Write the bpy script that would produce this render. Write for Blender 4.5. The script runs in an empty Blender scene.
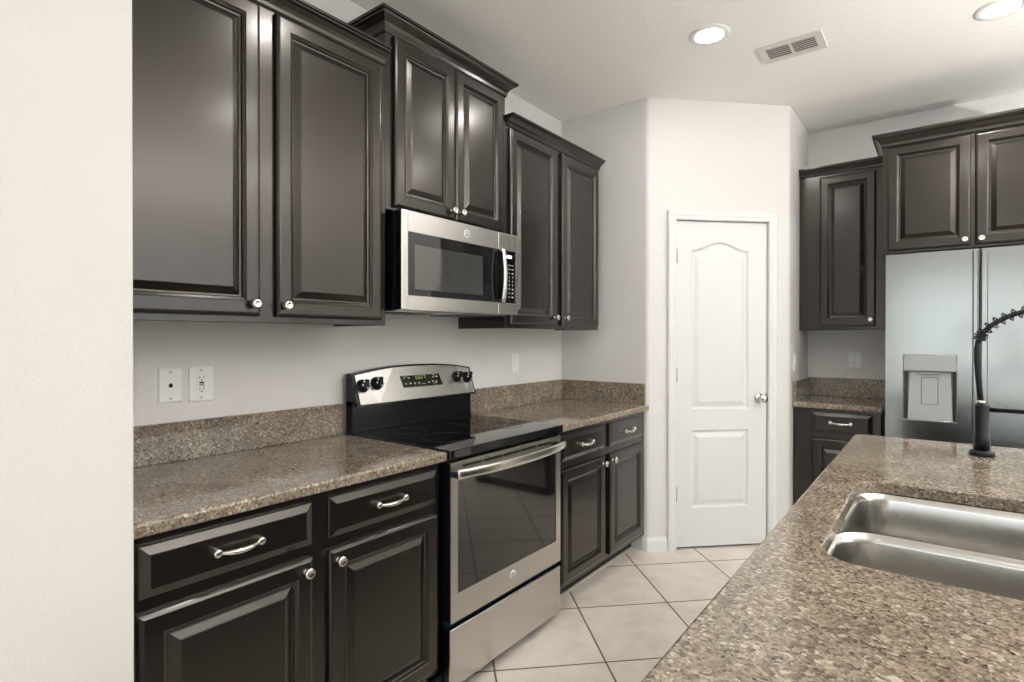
import bpy, bmesh, math, random
from mathutils import Vector, Matrix
random.seed(7)
S = bpy.context.scene
COL = S.collection
PI = math.pi

# ------------------------------------------------------------------ camera
cd = bpy.data.cameras.new('camera')
cam = bpy.data.objects.new('camera', cd)
COL.objects.link(cam)
cd.sensor_width = 36.0
cd.lens = 554.15 * 36.0 / 1024.0
cd.clip_start = 0.02
cam.location = (2.0667, -0.2328, 1.3336)
cam.rotation_euler = (math.radians(90 - 0.24), 0, math.radians(37.59))
cd.shift_y = (339.82 - 341.0) / 1024.0
S.camera = cam

# ------------------------------------------------------------------ exposure, sky
S.view_settings.view_transform = 'Standard'
S.view_settings.look = 'None'
S.view_settings.exposure = 0.14
S.view_settings.gamma = 1.0
S.view_settings.use_curve_mapping = False

w = bpy.data.worlds.new('sky')
S.world = w
w.use_nodes = True
nt = w.node_tree
bg = nt.nodes['Background']
tc = nt.nodes.new('ShaderNodeTexCoord')
sx = nt.nodes.new('ShaderNodeSeparateXYZ')
rp = nt.nodes.new('ShaderNodeValToRGB')
nt.links.new(tc.outputs['Generated'], sx.inputs[0])
nt.links.new(sx.outputs['Z'], rp.inputs[0])
rp.color_ramp.elements[0].position = 0.0
rp.color_ramp.elements[0].color = (0.86, 0.93, 0.93, 1)
rp.color_ramp.elements[1].position = 0.7
rp.color_ramp.elements[1].color = (0.72, 0.86, 1.0, 1)
nt.links.new(rp.outputs[0], bg.inputs[0])
bg.inputs[1].default_value = 3.4

LAMP_POWER = 4.8
LENS_EMIT = 14.0
FILL_POWER = 540.0  # power of the added floor lamp that lifts the ceiling


def portal(name, loc, rot, sx_, sy_):
    l = bpy.data.lights.new(name, 'AREA')
    l.shape = 'RECTANGLE'
    l.size, l.size_y = sx_, sy_
    l.cycles.is_portal = True
    o = bpy.data.objects.new(name, l)
    o.location = loc
    o.rotation_euler = rot
    COL.objects.link(o)


portal('daylight_portal', (2.5, -3.52, 1.24), (PI / 2, 0, PI), 2.2, 2.28)
portal('daylight_portal', (6.32, 2.4, 1.8), (PI / 2, 0, PI / 2), 3.2, 1.6)


# ------------------------------------------------------------------ materials
def mat(name, color=(0.8, 0.8, 0.8), rough=0.5, metal=0.0, coat=0.0, coat_rough=0.1, spec=0.5, emit=None, es=0.0, tint=(1, 1, 1)):
    m = bpy.data.materials.new(name)
    m.use_nodes = True
    b = m.node_tree.nodes['Principled BSDF']
    b.inputs['Base Color'].default_value = (*color, 1)
    b.inputs['Roughness'].default_value = rough
    b.inputs['Metallic'].default_value = metal
    b.inputs['Coat Weight'].default_value = coat
    b.inputs['Coat Roughness'].default_value = coat_rough
    b.inputs['Specular IOR Level'].default_value = spec
    b.inputs['Specular Tint'].default_value = (*tint, 1)
    if emit:
        b.inputs['Emission Color'].default_value = (*emit, 1)
        b.inputs['Emission Strength'].default_value = es
    return m


def nodes(m):
    t = m.node_tree
    return t, t.nodes['Principled BSDF']


def geo_pos(t, scale=(1, 1, 1), rot=(0, 0, 0)):
    g = t.nodes.new('ShaderNodeNewGeometry')
    mp = t.nodes.new('ShaderNodeMapping')
    mp.inputs['Scale'].default_value = scale
    mp.inputs['Rotation'].default_value = rot
    t.links.new(g.outputs['Position'], mp.inputs['Vector'])
    return mp.outputs[0]


def noise(t, vec, scale, detail=2.0, rough=0.5):
    n = t.nodes.new('ShaderNodeTexNoise')
    n.inputs['Scale'].default_value = scale
    n.inputs['Detail'].default_value = detail
    n.inputs['Roughness'].default_value = rough
    t.links.new(vec, n.inputs['Vector'])
    return n


def ramp(t, fac, stops, interp='LINEAR'):
    r = t.nodes.new('ShaderNodeValToRGB')
    r.color_ramp.interpolation = interp
    e = r.color_ramp.elements
    while len(e) < len(stops):
        e.new(0.5)
    for i, (p, c) in enumerate(stops):
        e[i].position = p
        e[i].color = (*c, 1) if len(c) == 3 else c
    t.links.new(fac, r.inputs[0])
    return r


def mixc(t, fac, a, b, mode='MIX'):
    m = t.nodes.new('ShaderNodeMix')
    m.data_type = 'RGBA'
    m.blend_type = mode
    for sock, v in ((m.inputs[0], fac), (m.inputs[6], a), (m.inputs[7], b)):
        if hasattr(v, 'is_output'):
            t.links.new(v, sock)
        elif isinstance(v, (int, float)):
            sock.default_value = v
        else:
            sock.default_value = (*v, 1)
    return m.outputs[2]


def bump(t, b, h, strength, dist=0.01):
    n = t.nodes.new('ShaderNodeBump')
    n.inputs['Strength'].default_value = strength
    n.inputs['Distance'].default_value = dist
    t.links.new(h, n.inputs['Height'])
    t.links.new(n.outputs[0], b.inputs['Normal'])


def paint(name, color, scale, strength, rough=0.6):
    m = mat(name, color, rough)
    t, b = nodes(m)
    p = geo_pos(t)
    n = noise(t, p, scale, 3.0, 0.55)
    bump(t, b, n.outputs['Fac'], strength, 0.004)
    return m


M = {}
M['wall'] = paint('wall_paint', (0.755, 0.733, 0.712), 130, 0.35)
M['ceiling'] = paint('ceiling_paint', (0.91, 0.89, 0.86), 38, 0.9, 0.7)
M['trim'] = mat('white_trim_paint', (0.80, 0.80, 0.785), 0.32)
M['door'] = mat('white_door_paint', (0.745, 0.745, 0.735), 0.35)
M['plate'] = mat('white_plastic_plate', (0.90, 0.895, 0.88), 0.35)
M['plate_line'] = mat('grey_plastic_slot', (0.30, 0.29, 0.27), 0.5)
M['black_slot'] = mat('black_slot', (0.006, 0.006, 0.006), 0.7, spec=0.1)

# espresso cabinet finish
m = mat('espresso_cabinet', (0.0085, 0.0064, 0.0055), 0.27, coat=0.4, coat_rough=0.17, spec=0.5, tint=(1.0, 0.90, 0.81))
t, b = nodes(m)
M['cab'] = m
M['cab_in'] = mat('toe_kick_wood', (0.010, 0.008, 0.007), 0.45)  # plain dark brown for the recessed toe kicks


def granite(name, dark=1.0):
    m = mat(name, (0.3, 0.25, 0.2), 0.07, coat=0.0, spec=0.55)
    t, b = nodes(m)
    p = geo_pos(t)
    wob = noise(t, p, 60, 2.0)
    off = t.nodes.new('ShaderNodeVectorMath'); off.operation = 'MULTIPLY_ADD'
    t.links.new(wob.outputs['Color'], off.inputs[0])
    off.inputs[1].default_value = (0.014,) * 3
    t.links.new(p, off.inputs[2])
    v1 = t.nodes.new('ShaderNodeTexVoronoi'); v1.inputs['Scale'].default_value = 165
    v2 = t.nodes.new('ShaderNodeTexVoronoi'); v2.inputs['Scale'].default_value = 300
    for v in (v1, v2):
        t.links.new(off.outputs[0], v.inputs['Vector'])
    s1 = t.nodes.new('ShaderNodeSeparateColor'); t.links.new(v1.outputs['Color'], s1.inputs[0])
    s2 = t.nodes.new('ShaderNodeSeparateColor'); t.links.new(v2.outputs['Color'], s2.inputs[0])
    d = dark
    c1 = ramp(t, s1.outputs[0], [(0.0, (.040, .031, .024)), (0.11, (.115, .092, .070)), (0.30, (.225, .186, .143)),
                                 (0.62, (.310, .260, .200)), (0.84, (.430, .370, .295)), (0.95, (.62, .56, .48))], 'CONSTANT')
    c2 = ramp(t, s2.outputs[1], [(0.0, (.085, .068, .055)), (0.18, (.20, .165, .125)), (0.55, (.31, .26, .20)), (0.9, (.46, .40, .33))], 'CONSTANT')
    c = mixc(t, 0.42, c1.outputs[0], c2.outputs[0])
    big = noise(t, p, 9, 2.0)
    k = ramp(t, big.outputs['Fac'], [(0.3, (0.82, 0.80, 0.78)), (0.7, (1.12, 1.10, 1.06))])
    c = mixc(t, 1.0, c, k.outputs[0], 'MULTIPLY')
    t.links.new(c, b.inputs['Base Color'])
    return m


M['granite'] = granite('brown_granite')


def steel(name, color=(0.60, 0.585, 0.56), rough=0.27, stretch=(1, 1, 60), amt=0.002):
    m = mat(name, color, rough, metal=1.0)
    t, b = nodes(m)
    n = noise(t, geo_pos(t, stretch), 6.0, 3.0)
    r = ramp(t, n.outputs['Fac'], [(0.3, (rough - amt,) * 3), (0.7, (rough + amt,) * 3)])
    t.links.new(r.outputs[0], b.inputs['Roughness'])
    return m


M['steel'] = steel('brushed_stainless_steel')
M['handle_steel'] = mat('satin_handle_steel', (0.66, 0.64, 0.61), 0.24, metal=1.0)
M['steel_fridge'] = steel('fridge_stainless_steel', (0.28, 0.285, 0.272), 0.20, (160, 160, 2), 0.008)
M['steel_sink'] = steel('satin_sink_steel', (0.50, 0.485, 0.46), 0.22, (2, 2, 2), 0.01)
M['chrome'] = mat('polished_steel', (0.72, 0.70, 0.67), 0.14, metal=1.0)
M['nickel'] = mat('satin_nickel', (0.74, 0.71, 0.66), 0.22, metal=1.0)
M['black_glass'] = mat('black_glass', (0.006, 0.006, 0.007), 0.035, spec=0.6)
M['oven_glass'] = mat('oven_door_glass', (0.010, 0.009, 0.008), 0.05, coat=0.4, coat_rough=0.03, spec=0.6)
M['black'] = mat('black_enamel', (0.006, 0.006, 0.008), 0.16, spec=0.35)
M['black_matte'] = mat('black_plastic', (0.009, 0.009, 0.010), 0.42, spec=0.3)
M['faucet'] = mat('matte_black_faucet', (0.007, 0.008, 0.011), 0.36, spec=0.35)
M['burner'] = mat('burner_print', (0.055, 0.055, 0.06), 0.12)
M['white_ink'] = mat('white_ink', (0.75, 0.75, 0.74), 0.5)
M['grey_ink'] = mat('grey_ink', (0.32, 0.32, 0.31), 0.5)
M['led_green'] = mat('green_display', (0.1, 0.12, 0.03), 0.4, emit=(0.55, 0.75, 0.18), es=0.35)
M['led_white'] = mat('white_display', (0.5, 0.5, 0.5), 0.4, emit=(0.9, 0.95, 1.0), es=1.1)
M['led_panel'] = mat('dark_display', (0.012, 0.014, 0.009), 0.15)
M['mesh_glass'] = mat('microwave_screen_glass', (0.045, 0.045, 0.042), 0.06, coat=1.0, coat_rough=0.03)
M['lens'] = mat('lamp_lens', (0.9, 0.9, 0.88), 0.4, emit=(1.0, 0.94, 0.85), es=LENS_EMIT)
M['vent_shade'] = mat('vent_opening_shade', (0.10, 0.095, 0.085), 0.8)
M['vent'] = mat('vent_paint', (0.68, 0.65, 0.60), 0.5)
M['slat'] = mat('vent_slat_paint', (0.55, 0.52, 0.48), 0.5)
M['caulk'] = mat('pale_caulk', (0.60, 0.56, 0.50), 0.6)
M['disp_grey'] = mat('dispenser_grey', (0.33, 0.33, 0.325), 0.4)
M['disp_steel'] = mat('dispenser_steel', (0.33, 0.325, 0.31), 0.33, metal=1.0)
M['hinge'] = mat('dull_hinge_steel', (0.30, 0.29, 0.275), 0.4, metal=1.0)
M['disp_side'] = mat('dispenser_side_grey', (0.115, 0.12, 0.12), 0.4)
M['frame_white'] = mat('white_window_frame', (0.8, 0.8, 0.8), 0.4)
g = mat('window_glass', (1, 1, 1), 0.0)
t, b = nodes(g)
tr = t.nodes.new('ShaderNodeBsdfTransparent')
gl = t.nodes.new('ShaderNodeBsdfGlossy'); gl.inputs['Roughness'].default_value = 0.02
mx = t.nodes.new('ShaderNodeMixShader'); mx.inputs[0].default_value = 0.07
t.links.new(tr.outputs[0], mx.inputs[1]); t.links.new(gl.outputs[0], mx.inputs[2])
t.links.new(mx.outputs[0], t.nodes['Material Output'].inputs['Surface'])
M['glass'] = g

# floor: square tiles laid on the diagonal
m = mat('beige_floor_tile', (0.6, 0.53, 0.45), 0.32)
t, b = nodes(m)
gn = t.nodes.new('ShaderNodeNewGeometry')
sp = t.nodes.new('ShaderNodeSeparateXYZ')
t.links.new(gn.outputs['Position'], sp.inputs[0])


def mth(op, a, b_=None):
    n_ = t.nodes.new('ShaderNodeMath'); n_.operation = op
    for i, v in enumerate((a, b_)):
        if v is None: continue
        if hasattr(v, 'is_output'): t.links.new(v, n_.inputs[i])
        else: n_.inputs[i].default_value = v
    return n_.outputs[0]


TILE = 0.459
uu = mth('DIVIDE', mth('SUBTRACT', mth('MULTIPLY', mth('ADD', sp.outputs[0], sp.outputs[1]), 0.70711), 1.972 - 20 * TILE), TILE)
vv = mth('DIVIDE', mth('SUBTRACT', mth('MULTIPLY', mth('SUBTRACT', sp.outputs[0], sp.outputs[1]), 0.70711), -1.035 - 20 * TILE), TILE)
fu, fv = mth('FRACT', uu), mth('FRACT', vv)
du = mth('MINIMUM', fu, mth('SUBTRACT', 1.0, fu))
dv = mth('MINIMUM', fv, mth('SUBTRACT', 1.0, fv))
dm = mth('MINIMUM', du, dv)
gr = ramp(t, dm, [(0.0065, (1, 1, 1)), (0.0095, (0, 0, 0))])
cb = t.nodes.new('ShaderNodeCombineXYZ')
t.links.new(mth('FLOOR', uu), cb.inputs[0]); t.links.new(mth('FLOOR', vv), cb.inputs[1])
wn = t.nodes.new('ShaderNodeTexWhiteNoise'); t.links.new(cb.outputs[0], wn.inputs['Vector'])
ofs = t.nodes.new('ShaderNodeVectorMath'); ofs.operation = 'MULTIPLY_ADD'
t.links.new(wn.outputs['Color'], ofs.inputs[0]); ofs.inputs[1].default_value = (9, 9, 9)
t.links.new(gn.outputs['Position'], ofs.inputs[2])
n1 = noise(t, ofs.outputs[0], 7, 6.0, 0.62)
c1 = ramp(t, n1.outputs['Fac'], [(0.30, (0.64, 0.565, 0.49)), (0.52, (0.74, 0.665, 0.585)), (0.72, (0.80, 0.735, 0.665))])
cc = mixc(t, gr.outputs[0], c1.outputs[0], (0.085, 0.065, 0.048))
t.links.new(cc, b.inputs['Base Color'])
rr = ramp(t, gr.outputs[0], [(0, (0.30,) * 3), (1, (0.8,) * 3)])
t.links.new(rr.outputs[0], b.inputs['Roughness'])
hgt = mth('SUBTRACT', 1.0, gr.outputs[0])
bump(t, b, hgt, 0.5, 0.002)
M['tile'] = m


# ------------------------------------------------------------------ mesh builder
def ID(u, w_, z):
    return (u, w_, z)


class MB:
    def __init__(self, fr=ID):
        self.bm = bmesh.new()
        self.fr = fr
        self.mats = []

    def mi(self, k):
        if k not in self.mats:
            self.mats.append(k)
        return self.mats.index(k)

    def _finish(self, verts, faces, k, smooth=False):
        i = self.mi(k)
        bmesh.ops.recalc_face_normals(self.bm, faces=faces)
        for f in faces:
            f.material_index = i
            f.smooth = smooth
        return faces

    def pts(self, L, raw=False):
        return [self.bm.verts.new(Vector(p if raw else self.fr(*p))) for p in L]

    def box(self, u0, u1, w0, w1, z0, z1, k, bev=0.0, seg=2):
        v = self.pts([(u, w_, z) for z in (z0, z1) for w_ in (w0, w1) for u in (u0, u1)])
        F = [self.bm.faces.new([v[i] for i in q]) for q in
             ((0, 1, 3, 2), (4, 5, 7, 6), (0, 1, 5, 4), (2, 3, 7, 6), (0, 2, 6, 4), (1, 3, 7, 5))]
        self._finish(v, F, k)
        if bev > 0:
            es = list({e for f in F for e in f.edges})
            r_ = bmesh.ops.bevel(self.bm, geom=es, offset=bev, segments=seg, affect='EDGES', profile=0.6)
            for f in r_['faces']:
                f.material_index = self.mi(k)
        return self

    def rings(self, R, k, close=True, cap0=True, cap1=True, smooth=False):
        """loft a list of point rings"""
        V = [self.pts(r_) for r_ in R]
        F = []
        for a, c in zip(V, V[1:]):
            n_ = len(a)
            for i in range(n_ if close else n_ - 1):
                j = (i + 1) % n_
                F.append(self.bm.faces.new((a[i], a[j], c[j], c[i])))
        if cap0: F.append(self.bm.faces.new(V[0]))
        if cap1: F.append(self.bm.faces.new(V[-1][::-1]))
        self._finish(None, F, k, smooth)
        return self

    def prism(self, poly, z0, z1, k):
        return self.rings([[(x, y, z0) for x, y in poly], [(x, y, z1) for x, y in poly]], k)

    def tube(self, P, R, k, n_=12, smooth=True, cap=True):
        """round tube through frame-space points"""
        P = [Vector(self.fr(*p)) for p in P]
        if not hasattr(R, '__len__'): R = [R] * len(P)
        sav, self.fr = self.fr, ID
        rings_ = []
        up = None
        for i, p in enumerate(P):
            d = (P[min(i + 1, len(P) - 1)] - P[max(i - 1, 0)]).normalized()
            if up is None:
                up = Vector((0, 0, 1)) if abs(d.z) < 0.9 else Vector((1, 0, 0))
            a = d.cross(up).normalized()
            c = a.cross(d).normalized()
            up = c
            rings_.append([tuple(p + (a * math.cos(2 * PI * j / n_) + c * math.sin(2 * PI * j / n_)) * R[i]) for j in range(n_)])
        self.rings(rings_, k, cap0=cap, cap1=cap, smooth=smooth)
        self.fr = sav
        return self

    def lathe(self, c, axis, prof, k, n_=24, smooth=True, cap=True):
        """prof: (distance along axis, radius); c and axis in frame space"""
        o = Vector(self.fr(*c))
        e = Vector(self.fr(*(Vector(c) + Vector(axis)))) - o
        e.normalize()
        a = e.orthogonal().normalized(); bb = e.cross(a)
        sav, self.fr = self.fr, ID
        R = [[tuple(o + e * d + (a * math.cos(2 * PI * j / n_) + bb * math.sin(2 * PI * j / n_)) * max(r_, 1e-5)) for j in range(n_)] for d, r_ in prof]
        self.rings(R, k, smooth=smooth, cap0=cap, cap1=cap)
        self.fr = sav
        return self

    def panel(self, u0, u1, z0, z1, prof, w0, k, k_at=None):
        """nested rectangles: prof = list of (inset, w)"""
        R = []
        for ins, w_ in prof:
            R.append([(u0 + ins, w0 + w_, z0 + ins), (u1 - ins, w0 + w_, z0 + ins), (u1 - ins, w0 + w_, z1 - ins), (u0 + ins, w0 + w_, z1 - ins)])
        return self.rings(R, k)

    def sweep(self, path, prof, k):
        """path: (u, w) polyline, outward = right-hand side; prof: closed polygon of (out, z)"""
        n_ = len(path)
        R = []
        for i in range(n_):
            p = Vector(path[i])
            ds = []
            if i > 0: ds.append((p - Vector(path[i - 1])).normalized())
            if i < n_ - 1: ds.append((Vector(path[i + 1]) - p).normalized())
            nn = [Vector((-d.y, d.x)) for d in ds]
            if len(nn) == 2:
                mdir = (nn[0] + nn[1]) / (1 + nn[0].dot(nn[1]))
            else:
                mdir = nn[0]
            R.append([(p.x + mdir.x * o, p.y + mdir.y * o, z) for o, z in prof])
        return self.rings(R, k)

    def text(self, s, place, k, size, depth=0.0004):
        """place(x, y) -> frame-space function of the flat letter outline"""
        cu = bpy.data.curves.new('lettering', 'FONT')
        cu.body = s; cu.size = size; cu.align_x = 'CENTER'; cu.align_y = 'CENTER'; cu.resolution_u = 2
        ob = bpy.data.objects.new('lettering', cu)
        COL.objects.link(ob)
        dg = bpy.context.evaluated_depsgraph_get()
        me = ob.evaluated_get(dg).to_mesh()
        vs = self.pts([place(v.co.x, v.co.y) for v in me.vertices])
        F = []
        for pl in me.polygons:
            try:
                F.append(self.bm.faces.new([vs[i] for i in pl.vertices]))
            except ValueError:
                pass
        ob.evaluated_get(dg).to_mesh_clear()
        bpy.data.objects.remove(ob); bpy.data.curves.remove(cu)
        for f in F: f.material_index = self.mi(k)
        return self

    def build(self, name, parent=None, label=None, origin=None):
        bm = self.bm
        if origin is None:
            xs = [v.co for v in bm.verts]
            lo = Vector([min(c[i] for c in xs) for i in range(3)])
            hi = Vector([max(c[i] for c in xs) for i in range(3)])
            origin = (lo + hi) / 2
            if parent is None: origin.z = lo.z
        origin = Vector(origin)
        bmesh.ops.translate(bm, verts=bm.verts, vec=-origin)
        me = bpy.data.meshes.new(name)
        bm.to_mesh(me); bm.free()
        for k in self.mats: me.materials.append(M[k])
        o = bpy.data.objects.new(name, me)
        COL.objects.link(o)
        o['_w'] = tuple(origin)
        if parent is not None:
            o.parent = parent
            o.location = origin - Vector(parent['_w'])
        else:
            o.location = origin
        if label: o['label'] = label
        return o


def thing(name, label, cat, loc, group=None):
    o = bpy.data.objects.new(name, None)
    o.empty_display_size = 0.1
    COL.objects.link(o)
    o.location = loc
    o['_w'] = tuple(loc)
    o['label'] = label; o['category'] = cat
    if group: o['group'] = group
    return o


def tag(o, label, cat, group=None):
    o['label'] = label; o['category'] = cat
    if group: o['group'] = group
    return o


def struct(o):
    o['kind'] = 'structure'
    return o


def arc(cx, cy, r_, a0, a1, n_):
    return [(cx + r_ * math.cos(a0 + (a1 - a0) * i / n_), cy + r_ * math.sin(a0 + (a1 - a0) * i / n_)) for i in range(n_ + 1)]


# frames: u to the viewer's right when facing the front, w outward, z up
YF = 4.315                         # fridge wall plane
YR = 3.013                         # return wall plane
XR = 0.631
XN = 1.307                         # side wall of the nook
ZC = 2.824
CT = 0.914
L_ = lambda u, w_, z: (w_, u, z)               # left wall, facing +X
R_ = lambda u, w_, z: (u, YF - w_, z)          # fridge wall, facing -Y
I_ = lambda u, w_, z: (2.80 - w_, u, z)        # island, facing -X
Q = math.sqrt(0.5)
D_ = lambda u, w_, z: (XR + u * Q + w_ * Q, YR + u * Q - w_ * Q, z)   # pantry wall

# ------------------------------------------------------------------ room shell
XMAX, YMIN = 6.2, -3.4
struct(MB().box(-0.1, XMAX + 0.1, YMIN - 0.1, YF + 0.1, -0.1, 0.0, 'tile').build('floor'))
struct(MB().box(-0.1, XMAX + 0.1, YMIN - 0.1, YF + 0.1, ZC, ZC + 0.1, 'ceiling').build('ceiling'))
struct(MB().box(-0.1, 0.0, 0.2, YF, 0.0, ZC, 'wall').build('wall_left'))
# stub wall beside the cabinets, with a rounded drywall corner
rc = 0.006
poly = [(-0.1, YMIN), (0.70, YMIN)] + arc(0.70 - rc, 0.214 - rc, rc, 0, PI / 2, 6) + [(-0.1, 0.214)]
mb = MB(); mb.prism(poly, 0.0, ZC, 'wall'); struct(mb.build('wall_front_left'))
struct(MB().box(0.0, XMAX + 0.1, YF, YF + 0.1, 0.0, ZC, 'wall').build('wall_back_right'))
mb = MB()
x0, x1 = XMAX, XMAX + 0.1
mb.box(x0, x1, YMIN, 0.8, 0, ZC, 'wall'); mb.box(x0, x1, 4.0, YF, 0, ZC, 'wall')
mb.box(x0, x1, 0.8, 4.0, 0, 1.0, 'wall'); mb.box(x0, x1, 0.8, 4.0, 2.6, ZC, 'wall')
struct(mb.build('wall_right'))
mb = MB()
y0, y1 = YMIN - 0.1, YMIN
mb.box(0.0, 1.4, y0, y1, 0, ZC, 'wall'); mb.box(3.6, XMAX + 0.1, y0, y1, 0, ZC, 'wall')
mb.box(1.4, 3.6, y0, y1, 0, 0.1, 'wall'); mb.box(1.4, 3.6, y0, y1, 2.38, ZC, 'wall')
struct(mb.build('wall_front'))


def window(name, fr, u0, u1, z0, z1, n_):
    o = MB(fr)
    fw = 0.05
    o.box(u0, u1, -0.03, 0.04, z0, z0 + fw, 'frame_white'); o.box(u0, u1, -0.03, 0.04, z1 - fw, z1, 'frame_white')
    st = (u1 - u0) / n_
    for i in range(n_ + 1):
        c_ = min(max(u0 + st * i, u0 + fw / 2), u1 - fw / 2)
        o.box(c_ - fw / 2, c_ + fw / 2, -0.03, 0.04, z0 + fw, z1 - fw, 'frame_white')
    f = struct(o.build(name))
    q = MB(fr)
    for i in range(n_):
        q.box(u0 + st * i + fw / 2, u0 + st * (i + 1) - fw / 2, 0.0, 0.006, z0 + fw, z1 - fw, 'glass')
    q.build('pane', f)
    return f


window('window_1', lambda u, w_, z: (u, YMIN - 0.05 + w_, z), 1.4, 3.6, 0.1, 2.38, 2)  # unseen; inferred from the refrigerator's reflection, sized to balance the room light
window('window_2', lambda u, w_, z: (XMAX + 0.05 - w_, u, z), 0.8, 4.0, 1.0, 2.6, 3)  # unseen; position and height shaped to balance the room light

# pantry walls with the door opening, bullnose corners
dU0, dU1, dTop = 0.172, 0.817, 2.083
TH = 0.10


def corner(cx, cy, d0, d1, r_=0.02, n_=6):
    """rounded corner between travel directions d0 -> d1"""
    c = Vector((cx, cy)); d0 = Vector(d0).normalized(); d1 = Vector(d1).normalized()
    a, e = c - d0 * r_, c + d1 * r_
    return [tuple(a * (1 - s) ** 2 + c * 2 * s * (1 - s) + e * s * s) for s in [i / n_ for i in range(n_ + 1)]]


def d2(u, w_):
    p_ = D_(u, w_, 0); return (p_[0], p_[1])


P1 = [(0.0, YR)] + corner(XR, YR, (1, 0), (1, 1)) + [d2(dU0, 0), d2(dU0, -TH), (XR - 0.05, YR + TH + 0.02), (0.0, YR + TH + 0.02)]
mb = MB(); mb.prism(P1, 0, ZC, 'wall'); struct(mb.build('wall_return'))
LD = (XN - XR) / Q
P2 = [d2(dU1, 0)] + corner(XN, YR + (XN - XR), (1, 1), (0, 1)) + [(XN, YF), (XN - TH, YF), (XN - TH, YR + (XN - XR) + 0.04), d2(dU1, -TH)]
mb = MB(); mb.prism(P2, 0, ZC, 'wall'); struct(mb.build('wall_nook'))
struct(MB(D_).box(dU0, dU1, -TH, 0.0, dTop, ZC, 'wall').build('wall_pantry'))

# door casing (mitred profile)
cas = [(0.0, 0.0), (0.0, 0.010), (0.006, 0.016), (0.022, 0.014), (0.030, 0.018), (0.050, 0.020), (0.058, 0.014), (0.058, 0.0)]
iu0, iu1, it = 0.186, 0.803, 2.069
R3 = []
for off, w_ in cas:
    R3.append((off, w_))
mb = MB(D_)
R4 = [[(iu0 - o, w_, 0.0) for o, w_ in R3], [(iu0 - o, w_, it + o) for o, w_ in R3], [(iu1 + o, w_, it + o) for o, w_ in R3], [(iu1 + o, w_, 0.0) for o, w_ in R3]]
mb.rings(R4, 'trim')
struct(mb.build('trim_1'))
# jamb inside the opening
mb = MB(D_)
mb.box(dU0, 0.1845, -TH, -0.0005, 0, dTop - 0.014, 'trim'); mb.box(0.8045, dU1, -TH, -0.0005, 0, dTop - 0.014, 'trim')
mb.box(dU0, dU1, -TH, -0.0005, dTop - 0.0125, dTop, 'trim')
struct(mb.build('trim_2'))

# pantry door: moulded two-panel leaf with arched upper panel
wf = -0.007                      # face of the leaf
ds0, ds1, dz0, dz1 = 0.188, 0.801, 0.014, 2.066


def arch_loop(u0, u1, z0, zs, rise, w_, n_=20):
    pts_ = [(u0, w_, z0), (u1, w_, z0), (u1, w_, zs)]
    for i in range(1, n_):
        s = i / n_
        pts_.append((u1 + (u0 - u1) * s, w_, zs + rise * 0.5 * (1 - math.cos(2 * PI * s))))
    pts_.append((u0, w_, zs))
    return pts_


def door_leaf():
    o = MB(D_)
    k = 'door'
    pu0, pu1 = 0.293, 0.675
    bm = o.bm
    A = lambda off, w_: arch_loop(pu0 + off, pu1 - off, 0.880 + off, 1.885 - off, 0.052, w_)
    B = lambda off, w_: arch_loop(pu0 + off, pu1 - off, 0.258 + off, 0.748 - off, 0.0, w_)
    prof = [(0.0, wf), (0.010, wf - 0.009), (0.020, wf - 0.009), (0.046, wf - 0.001)]
    for G in (A, B):
        o.rings([G(off, w_) for off, w_ in prof], k, cap0=False, cap1=True)
    # face with two holes
    outer = o.pts([(ds0, wf, dz0), (ds1, wf, dz0), (ds1, wf, dz1), (ds0, wf, dz1)])
    es = [bm.edges.new((outer[i], outer[(i + 1) % 4])) for i in range(4)]
    for G in (A, B):
        vv_ = o.pts(G(0.0, wf))
        es += [bm.edges.new((vv_[i], vv_[(i + 1) % len(vv_)])) for i in range(len(vv_))]
    rr_ = bmesh.ops.triangle_fill(bm, edges=es, use_beauty=True, use_dissolve=False)
    i = o.mi(k)
    for f in rr_['geom']:
        if isinstance(f, bmesh.types.BMFace): f.material_index = i
    # sides and back
    wb = wf - 0.035
    back = o.pts([(ds0, wb, dz0), (ds1, wb, dz0), (ds1, wb, dz1), (ds0, wb, dz1)])
    F = [bm.faces.new((outer[j], outer[(j + 1) % 4], back[(j + 1) % 4], back[j])) for j in range(4)] + [bm.faces.new(back)]
    for f in F: f.material_index = i
    bmesh.ops.remove_doubles(bm, verts=bm.verts, dist=1e-5)
    bmesh.ops.recalc_face_normals(bm, faces=bm.faces)
    return o


leaf = struct(door_leaf().build('door_1'))
leaf['label'] = 'white two panel pantry door with arched top panel'
for zc in (1.844, 1.099, 0.352):
    h = MB(D_)
    h.tube([(0.1865, 0.004, zc - 0.045), (0.1865, 0.004, zc + 0.045)], 0.0075, 'hinge', 10)
    h.box(0.1885, 0.197, wf + 0.0002, wf + 0.0025, zc - 0.044, zc + 0.044, 'hinge')
    h.build('hinge', leaf, 'satin nickel hinge')
k = MB(D_)
k.lathe((0.748, wf, 0.947), (0, 1, 0), [(0.0, 0.031), (0.004, 0.031), (0.009, 0.026), (0.011, 0.012), (0.028, 0.011), (0.034, 0.019), (0.044, 0.0265), (0.056, 0.027), (0.064, 0.022), (0.068, 0.010), (0.0685, 0.0)], 'nickel')
k.build('door_knob', leaf, 'round satin nickel knob')
k = MB(D_); k.box(0.7945, 0.8008, wf, wf + 0.0015, 0.918, 0.976, 'hinge'); k.build('latch_plate', leaf)

# baseboards
bprof = [(0.0, 0.0), (0.014, 0.0), (0.014, 0.058), (0.011, 0.070), (0.0065, 0.078), (0.004, 0.088), (0.0, 0.088)]


def baseboard(name, path):
    struct(MB().sweep(path, bprof, 'trim').build(name))


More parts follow.
